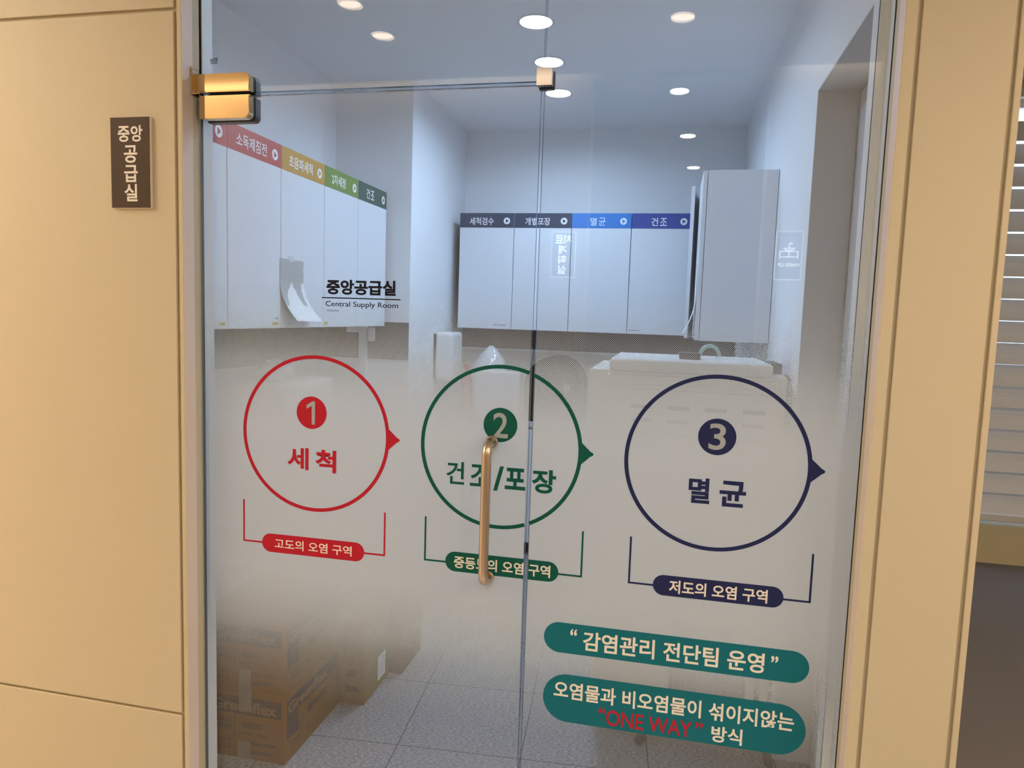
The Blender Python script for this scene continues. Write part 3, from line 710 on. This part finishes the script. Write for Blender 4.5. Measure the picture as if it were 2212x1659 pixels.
# sheet of paper with a grey print taped to the third left cabinet, and one by the right run
def sheet(y0, y1, z0, z1, x, curl, n=18):
    """front surface point of a sheet hanging on a face x=const, curling out at its foot"""
    def P(s, v):
        t = 1-v; k = max(0, t-.35)/.65
        return (x + curl*k*k, y0+(y1-y0)*s + .050*k*k*(1+.5*s), z0+(z1-z0)*v)
    return P
P = sheet(.922, 1.120, 1.477, 1.737, -.2985, .055)
t = root('paper_sheet', (-.29, 1.02, 1.477), 'curling white sheet with a torn grey print, taped to the ochre-banded cabinet', 'paper')
def sheet_mesh(P, cells, off):
    bm = bmesh.new()
    for (s0, s1, v0, v1) in cells:
        q = [P(s0, v0), P(s1, v0), P(s1, v1), P(s0, v1)]
        f = [bm.verts.new((a[0]+off, a[1], a[2])) for a in q]; g = [bm.verts.new((a[0]+off-.0004, a[1], a[2])) for a in q]
        bm.faces.new(f); bm.faces.new(g[::-1])
        for k in range(4): bm.faces.new((f[k], f[(k+1) % 4], g[(k+1) % 4], g[k]))
    return bm
link('sheet', sheet_mesh(P, [(0, 1, k/24, (k+1)/24) for k in range(24)], 0), M['paper'], t)
rnd = random.Random(8); cells = []
for k in range(48):
    v0, v1 = k/48, (k+1)/48-.004
    j = lambda a: a+rnd.uniform(-.012, .012)
    if v0 > .62: cells.append((0, min(1, j(.985)), v0, v1))
    elif v0 > .52:
        q = (.62-v0)/.10; cells.append((0, j(.46-.12*q), v0, v1)); cells.append((j(.50+.06*q), j(.86), v0, v1))
    elif v0 > .24:
        q = (.52-v0)/.28; cells.append((.01, j(.30-.19*q), v0, v1)); cells.append((j(.60+.12*q), j(.85+.02*q), v0, v1))
link('grey_print', sheet_mesh(P, cells, .0006), M['paper_grey'], t)
bm = bmesh.new(); box(bm, (-.2990, .995, 1.728), (-.2974, 1.035, 1.752)); link('sticky_tape', bm, M['bag'], t)
def P2(s, v):
    k = max(0, .55-v)/.55; return (1.3965-.050*k*k, 1.60+.16*s, 1.475+.30*v)
t = root('paper_sheet', (1.39, 1.68, 1.475), 'white sheet curling out at the foot of the right wall cabinets, seen edge-on', 'paper')
link('sheet', sheet_mesh(P2, [(0, 1, k/16, (k+1)/16) for k in range(16)], 0), M['paper'], t)

# ------------------------------------------------------------------ things under the left cabinets
t = root('cable_trunking', (-.44, 2.075, .9), 'white vertical cable trunking below the last left wall cabinet', 'trunking')
bx('channel', (-.462, 2.058, .87), (-.414, 2.0815, 1.446), M['plastic_white'], t, .003); bx('branch', (-.540, 2.060, 1.405), (-.4625, 2.0815, 1.436), M['plastic_white'], t, .003)
o = bx('outlet_box', (-.404, 2.050, 1.357), (-.368, 2.0815, 1.437), M['plastic_white'], None, .005); tag(o, 'small white outlet box beside the cable trunking under the left cabinets', 'outlet')
t = root('base_cabinet', (-.44, 1.5, 0), 'white base cabinet with grey worktop along the left wall', 'base cabinet')
bx('carcass', (-.618, .96, .08), (-.20, 2.078, .83), M['cab'], t); bx('plinth', (-.618, .96, 0), (-.25, 2.078, .078), M['dark_gap'], t); bx('worktop', (-.619, .955, .8305), (-.18, 2.079, .86), M['worktop'], t, .004)
for k in range(3): bx('door', (-.1995, .965+.371*k, .09), (-.182, .965+.371*k+.366, .82), M['cab'], t, .0015)
o = bx('rinsing_unit', (-.60, 1.00, .8605), (-.32, 1.46, 1.20), M['appliance'], None, .02, 3); tag(o, 'white lidded appliance on the left worktop behind the frosted film', 'appliance')
bm = bmesh.new(); bmesh.ops.create_icosphere(bm, subdivisions=3, radius=1); rnd = random.Random(5)
for v in bm.verts:
    f = 1+.16*math.sin(7*v.co.x+3*v.co.z)+.12*math.sin(9*v.co.y+5*v.co.z); v.co = Vector((v.co.x*.07*f, v.co.y*.10*f, max(v.co.z, -.6)*.052*f))
zmin = min(v.co.z for v in bm.verts)
for v in bm.verts: v.co += Vector((-.46, 1.16, 1.2005-zmin))
o = link('plastic_bag', bm, M['bag'], smooth=True); tag(o, 'crumpled clear plastic bag on the white appliance under the left cabinets', 'plastic bag')

# ------------------------------------------------------------------ cardboard boxes
def bag_outline(bm, fr, u0, u1, v0, v1, w, t0, t1):
    r = (u1-u0)*.16
    L = [(u0, v1), (u0, v0+r*1.2), (u0+r*.9, v0+r*.25), (u0+r*2.2, v0), (u1-r*2.2, v0), (u1-r*.9, v0+r*.25), (u1, v0+r*1.2), (u1, v1)]
    stroke(bm, fr, L, w, t0, t1)
    for c in (.33, .67):
        x = u0+(u1-u0)*c; a = (u1-u0)*.07; h_ = (v1-v0)*.36
        stroke(bm, fr, [(x-a, v0), (x-a, v0-h_*.55), (x-a*1.8, v0-h_), (x+a*1.8, v0-h_), (x+a, v0-h_*.55), (x+a, v0)], w, t0, t1)
def words_bar(bm, fr, u0, u1, v0, v1, seed, t0, t1):
    """small print too fine to read: rows of short dashes"""
    r_ = random.Random(seed); rows = max(2, round((v1-v0)/.0052)); h_ = (v1-v0)/rows
    for k in range(rows):
        u = u0+r_.uniform(0, .004); e = u1-r_.uniform(0, .25)*(u1-u0)
        while u < e:
            w = min(r_.uniform(.0015, .0075), e-u+.001)
            plate(bm, fr, [rectl(u, u+w, v0+h_*(k+.12), v0+h_*(k+r_.uniform(.55, .85)))], t0, t1); u += w+r_.uniform(.0008, .0022)
def carton(z0, label, tape_down):
    X0, X1, Y0, Y1, H = -.235, .100, .277, .682, .2465
    t = root('cardboard_box', ((X0+X1)/2, (Y0+Y1)/2, z0), label, 'cardboard box', 'two printed cartons stacked by the door jamb')
    bm = bmesh.new(); box(bm, (X0, Y0, z0), (X1, Y1, z0+H), .003, 2); link('carton', bm, M['card'], t)
    ff = Frame((X0, Y0, z0), (1, 0, 0), (0, 0, 1), (0, -1, 0)); fs = Frame((X1, Y0, z0), (0, 1, 0), (0, 0, 1), (1, 0, 0))
    W = X1-X0; D = Y1-Y0
    for nm, fr, w, b1 in (('front_print', ff, W, W-.014), ('side_print', fs, D, D-.022)):
        bm = bmesh.new(); b0 = .012
        plate(bm, fr, [rectl(b0, b1, .158, .2175)], .0002, .0006)
        if nm == 'side_print': plate(bm, fr, [rectl(b0, b0+.075, .085, .1575)], .0002, .0005)
        g = link(nm, bm, M['card_ink'], t)
        u0 = (.062 if nm == 'front_print' else .02); u1 = (W-.030 if nm == 'front_print' else D-.10)
        label_text('brand_lettering', fr, [('Greenflex', u0, u1, .166, .206)], .0007, .0010, M['card_text'], g, bold=.03)
        bm = bmesh.new()
        if nm == 'front_print':
            bag_outline(bm, fr, .050, .146, .062, .155, .0025, .0002, .0006); c0 = .066; v0 = .094
            text(bm, fr, 'SINCE', .076, .132, .124, .141, .0002, .0006, bold=.02); text(bm, fr, '1945', .074, .136, .096, .118, .0002, .0006, bold=.02)
            words_bar(bm, fr, .172, .262, .110, .132, 2, .0002, .0005); words_bar(bm, fr, .168, .212, .088, .098, 3, .0002, .0005); words_bar(bm, fr, .232, .268, .086, .096, 4, .0002, .0005)
            text(bm, fr, '500mL×20백', .204, .298, .052, .066, .0002, .0006, bold=.02); words_bar(bm, fr, .200, .300, .022, .034, 6, .0002, .0005)
        else:
            bag_outline(bm, fr, .020, .115, .058, .125, .0028, .0006, .0009)
            text(bm, fr, 'SINCE', .040, .098, .100, .116, .0006, .0009, bold=.03); text(bm, fr, '1945', .040, .098, .074, .094, .0006, .0009, bold=.03)
            words_bar(bm, fr, .150, .33, .105, .130, 12, .0002, .0005); words_bar(bm, fr, .145, .165, .040, .052, 13, .0002, .0005)
        link('small_print', bm, M['card_ink'], g)
    bm = bmesh.new(); c = .188
    if tape_down: plate(bm, ff, [[(c-.030, .0), (c+.020, .0), (c+.016, .062), (c-.030, .062)]], .0008, .0011)
    else: plate(bm, ff, [[(c-.026, 0), (c+.022, 0), (c+.020, .07), (c-.022, .07)]], .0008, .0011)
    plate(bm, ff, [[(c-.024, H-.075), (c+.024, H-.075), (c+.022, H), (c-.026, H)]], .0010, .0013)
    o = link('tape', bm, M['tape'], t); o['label'] = 'strip of clear parcel tape'
carton(.0, 'lower printed brown carton of the stack by the left door jamb', True)
carton(.2475, 'upper printed brown carton of the stack by the left door jamb', False)
t = root('cardboard_box', (.05, .82, 0), 'yellowish brown carton behind the stacked printed cartons', 'cardboard box')
bm = bmesh.new(); box(bm, (-.17, .690, 0), (.199, .942, .33), .003, 2); link('carton', bm, M['card2'], t)
fb = Frame((.199, .690, 0), (0, 1, 0), (0, 0, 1), (1, 0, 0)); ff = Frame((-.17, .690, 0), (1, 0, 0), (0, 0, 1), (0, -1, 0))
bm = bmesh.new(); plate(bm, fb, [rectl(.135, .215, .03, .13)], .0002, .0006); o = link('white_label', bm, M['paper'], t); o['label'] = 'white shipping label'
bm = bmesh.new(); words_bar(bm, ff, .29, .355, .05, .075, 21, .0002, .0005); words_bar(bm, ff, .29, .34, .11, .14, 22, .0002, .0005); link('print', bm, M['card_ink'], t)
o = bx('cardboard_box', (-.05, .955, 0), (.252, 1.20, .30), M['card3'], None, .003); tag(o, 'dark brown carton farthest from the glass in the row of boxes', 'cardboard box')

# ------------------------------------------------------------------ back counter and what stands on it
t = root('base_cabinet', (.45, 2.85, 0), 'white base cabinet with grey worktop along the back wall', 'base cabinet')
bx('carcass', (-.155, 2.62, .08), (1.36, 3.145, .83), M['cab'], t); bx('plinth', (-.155, 2.67, 0), (1.36, 3.145, .078), M['dark_gap'], t); bx('worktop', (-.156, 2.595, .8305), (1.38, 3.147, .86), M['worktop'], t, .004)
for k in range(4): bx('door', (-.153+.378*k, 2.601, .09), (-.153+.378*k+.374, 2.6195, .82), M['cab'], t, .0015)
t = root('towel_dispenser', (-.1, 2.64, 1.10), 'white paper towel dispenser on the side wall left of the back cabinets', 'dispenser')
bm = bmesh.new(); box(bm, (-.152, 2.52, 1.105), (-.035, 2.74, 1.412), .022, 4); link('housing', bm, M['plastic_white'], t); bx('back_plate', (-.1645, 2.53, 1.115), (-.1525, 2.73, 1.40), M['black'], t)  # black plate behind the housing stands for the shadow gap at the wall
# dark round-topped steriliser on the back counter
t = root('sterilizer', (.58, 2.86, .8605), 'dark round-topped steriliser on the back counter, behind the green circle', 'appliance')
bm = bmesh.new(); sec = []
prof = [(-.185, 0), (-.185, .22)] + [(.185*math.cos(PI-PI*k/18), .22+.185*math.sin(PI*k/18)) for k in range(19)] + [(.185, 0)]
for y in (2.68, 2.98): sec.append([bm.verts.new((.585+a, y, .872+b)) for a, b in prof])
n = len(prof)
for k in range(n): bm.faces.new((sec[0][k], sec[0][(k+1) % n], sec[1][(k+1) % n], sec[1][k]))
bm.faces.new(sec[0]); bm.faces.new(sec[1][::-1]); link('body', bm, M['black'], t)
bm = bmesh.new(); lathe(bm, [(.13, 2.679), (.13, 2.655), (.10, 2.645)], (.585, 0, 1.085), 'Y', 40); dd = link('door', bm, M['black'], t)
bx('handle', (.66, 2.628, 1.06), (.70, 2.6445, 1.11), M['chrome'], dd, .003)
for x in (.43, .74): bx('foot', (x-.02, 2.70, .8605), (x+.02, 2.96, .8718), M['black'], t)
bm = bmesh.new(); lathe(bm, [(.03, 0), (.034, .02), (.036, .05), (.030, .07), (.018, .078)], (.655, 3.04, 1.2925+.0), 'Z', 24)
o = link('timer', bm, M['black'], smooth=True)
for v in o.data.vertices: v.co.y += .078; v.co.z += .008
tag(o, 'small black round device against the dark splashback of the back wall', 'device')
t = root('plastic_bag', (.13, 2.85, .8605), 'peaked milky plastic bag on the back counter below the first back cabinet', 'plastic bag')
bm = bmesh.new(); lathe(bm, [(.150, 0), (.165, .08), (.150, .20), (.115, .33), (.075, .40), (.035, .445), (.012, .465)], (.13, 2.86, .8605), 'Z', 28)
for v in bm.verts:
    a = math.atan2(v.co.y-2.86, v.co.x-.13); k = 1+.07*math.sin(5*a+9*v.co.z); v.co.x = .13+(v.co.x-.13)*k; v.co.y = 2.86+(v.co.y-2.86)*k*.8
link('bag', bm, M['bag'], t, smooth=True)
o = bx('storage_tray', (.085, 2.63, .8605), (.38, 2.69, 1.175), M['plastic_white'], None, .012); tag(o, 'pale plastic bin in front of the milky bag on the back counter', 'bin')
bm = bmesh.new(); lathe(bm, [(.036, 0), (.038, .01), (.038, .24), (.030, .275), (.014, .29), (.014, .32), (.022, .325), (.022, .35)], (.02, 2.665, .8605), 'Z', 24)
o = link('bottle', bm, M['red_item'], smooth=True); tag(o, 'red bottle on the back counter beside the towel dispenser', 'bottle')

# ------------------------------------------------------------------ white machine on a desk by the right wall
t = root('desk', (1.35, 1.05, 0), 'white desk with a drawer pedestal and black splayed feet under the vented machine', 'desk')
bx('tabletop', (.985, .79, .690), (1.703, 1.36, .720), M['cab'], t, .003)
pd = bx('pedestal', (1.06, .83, .085), (1.352, 1.33, .6895), M['appliance'], t, .003)
for k in range(3): bx('drawer', (1.065, .812, .10+.196*k), (1.347, .8295, .10+.196*k+.190), M['appliance'], pd, .003)
bx('back_panel', (1.353, 1.30, .20), (1.64, 1.318, .6895), M['dark_gap'], t)  # dark sheet standing for the shade under the desk
for x in (1.625, 1.672): bx('leg', (x, .83, .05), (x+.028, .87, .6895), M['plastic_white'], t, .002)
for x in (1.625, 1.672): bx('leg', (x, 1.28, .05), (x+.028, 1.32, .6895), M['plastic_white'], t, .002)
for a, b in (((1.300, .84, .10), (1.252, .715, .013)), ((1.672, .84, .10), (1.699, .700, .013))):
    bm = bmesh.new(); tube(bm, [a, [(p*.6+q*.4) for p, q in zip(a, b)], b, (b[0], b[1]-.004, .006)], [.016, .016, .015, .012], 12); link('foot', bm, M['black'], t, smooth=True)
t = root('vented_machine', (1.34, 1.05, .7205), 'large white machine with rows of vent slots, behind the navy circle', 'machine')
bm = bmesh.new(); box(bm, (1.010, .802, .7205), (1.690, 1.30, 1.352), .010, 3); body = link('housing', bm, M['appliance'], t)
fm = Frame((0, .802, 0), (1, 0, 0), (0, 0, 1), (0, -1, 0))
bm = bmesh.new(); box(bm, (1.082, .785, 1.345), (1.640, 1.26, 1.392), .012, 3); link('lid', bm, M['cab'], t)
bm = bmesh.new(); box(bm, (1.075, .792, 1.300), (1.672, .8015, 1.335), .003, 1); box(bm, (1.075, .794, .80), (1.672, .8015, 1.285), .003, 1); pn = link('rear_panel', bm, M['appliance'], t)
bm = bmesh.new()
for c in range(4):
    for r_ in range(5):
        u0 = 1.165+.128*c; v0 = 1.215-.048*r_
        box(bm, fm.p(u0, v0, .0081), fm.p(u0+.075, v0+.014, .0086))
link('vent_slots', bm, M['appliance_slot'], pn)
bm = bmesh.new()
for c in range(4):
    for r_ in range(5):
        u0 = 1.165+.128*c; v0 = 1.229-.048*r_
        box(bm, fm.p(u0, v0, .0081), fm.p(u0+.075, v0+.006, .016))
link('vent_hood', bm, M['cab'], pn)
o = bx('control_box', (1.325, .88, 1.3925), (1.400, .98, 1.416), M['black'], None, .004); tag(o, 'black box lying on top of the white vented machine', 'device')
bm = bmesh.new(); tube(bm, [(1.44+.035*math.cos(a), 1.04, 1.400+.040*math.sin(a)) for a in [PI*k/12 for k in range(13)]], .0075, 12); o = link('coiled_hose', bm, M['mint'], smooth=True); tag(o, 'mint green hose loop on top of the white vented machine', 'hose')
o = bx('black_case', (1.642, .90, 1.3525), (1.685, 1.10, 1.390), M['black'], None, .004); tag(o, 'black case at the right rear corner of the vented machine', 'case')

# ------------------------------------------------------------------ blinds at the far hall window
t = root('window_blind', (3.9, 3.33, .29), 'wide grey-beige louvre blind at the far right, light between its slats', 'window blind')
bm = bmesh.new(); pitch = .138; z = .358
while z < 2.97-pitch:
    a, prevv = [], None
    for k in range(7):
        s = k/6; yy = 3.300+.060*s + .012*math.sin(PI*s); zz = z+s*(pitch-.004)
        a.append((yy, zz))
    F = [[bm.verts.new((x, y_, z_)) for y_, z_ in a] for x in (2.5, 5.45)]; G = [[bm.verts.new((x, y_+.003, z_+.0005)) for y_, z_ in a] for x in (2.5, 5.45)]
    for k in range(6):
        bm.faces.new((F[0][k], F[1][k], F[1][k+1], F[0][k+1])); bm.faces.new((G[0][k], G[0][k+1], G[1][k+1], G[1][k]))
    bm.faces.new((F[0][0], G[0][0], G[1][0], F[1][0])); bm.faces.new((F[0][6], F[1][6], G[1][6], G[0][6]))
    z += pitch
link('slats', bm, M['blind'], t)
bx('bottom_rail', (2.5, 3.300, .305), (5.45, 3.345, .355), M['blind'], t, .006); bx('head_rail', (2.5, 3.30, 2.97), (5.45, 3.36, 3.02), M['blind'], t, .004)
for x in (2.9, 3.7, 4.5): bx('lift_cord', (x, 3.352, .33), (x+.003, 3.355, 2.97), M['plastic_white'], t)
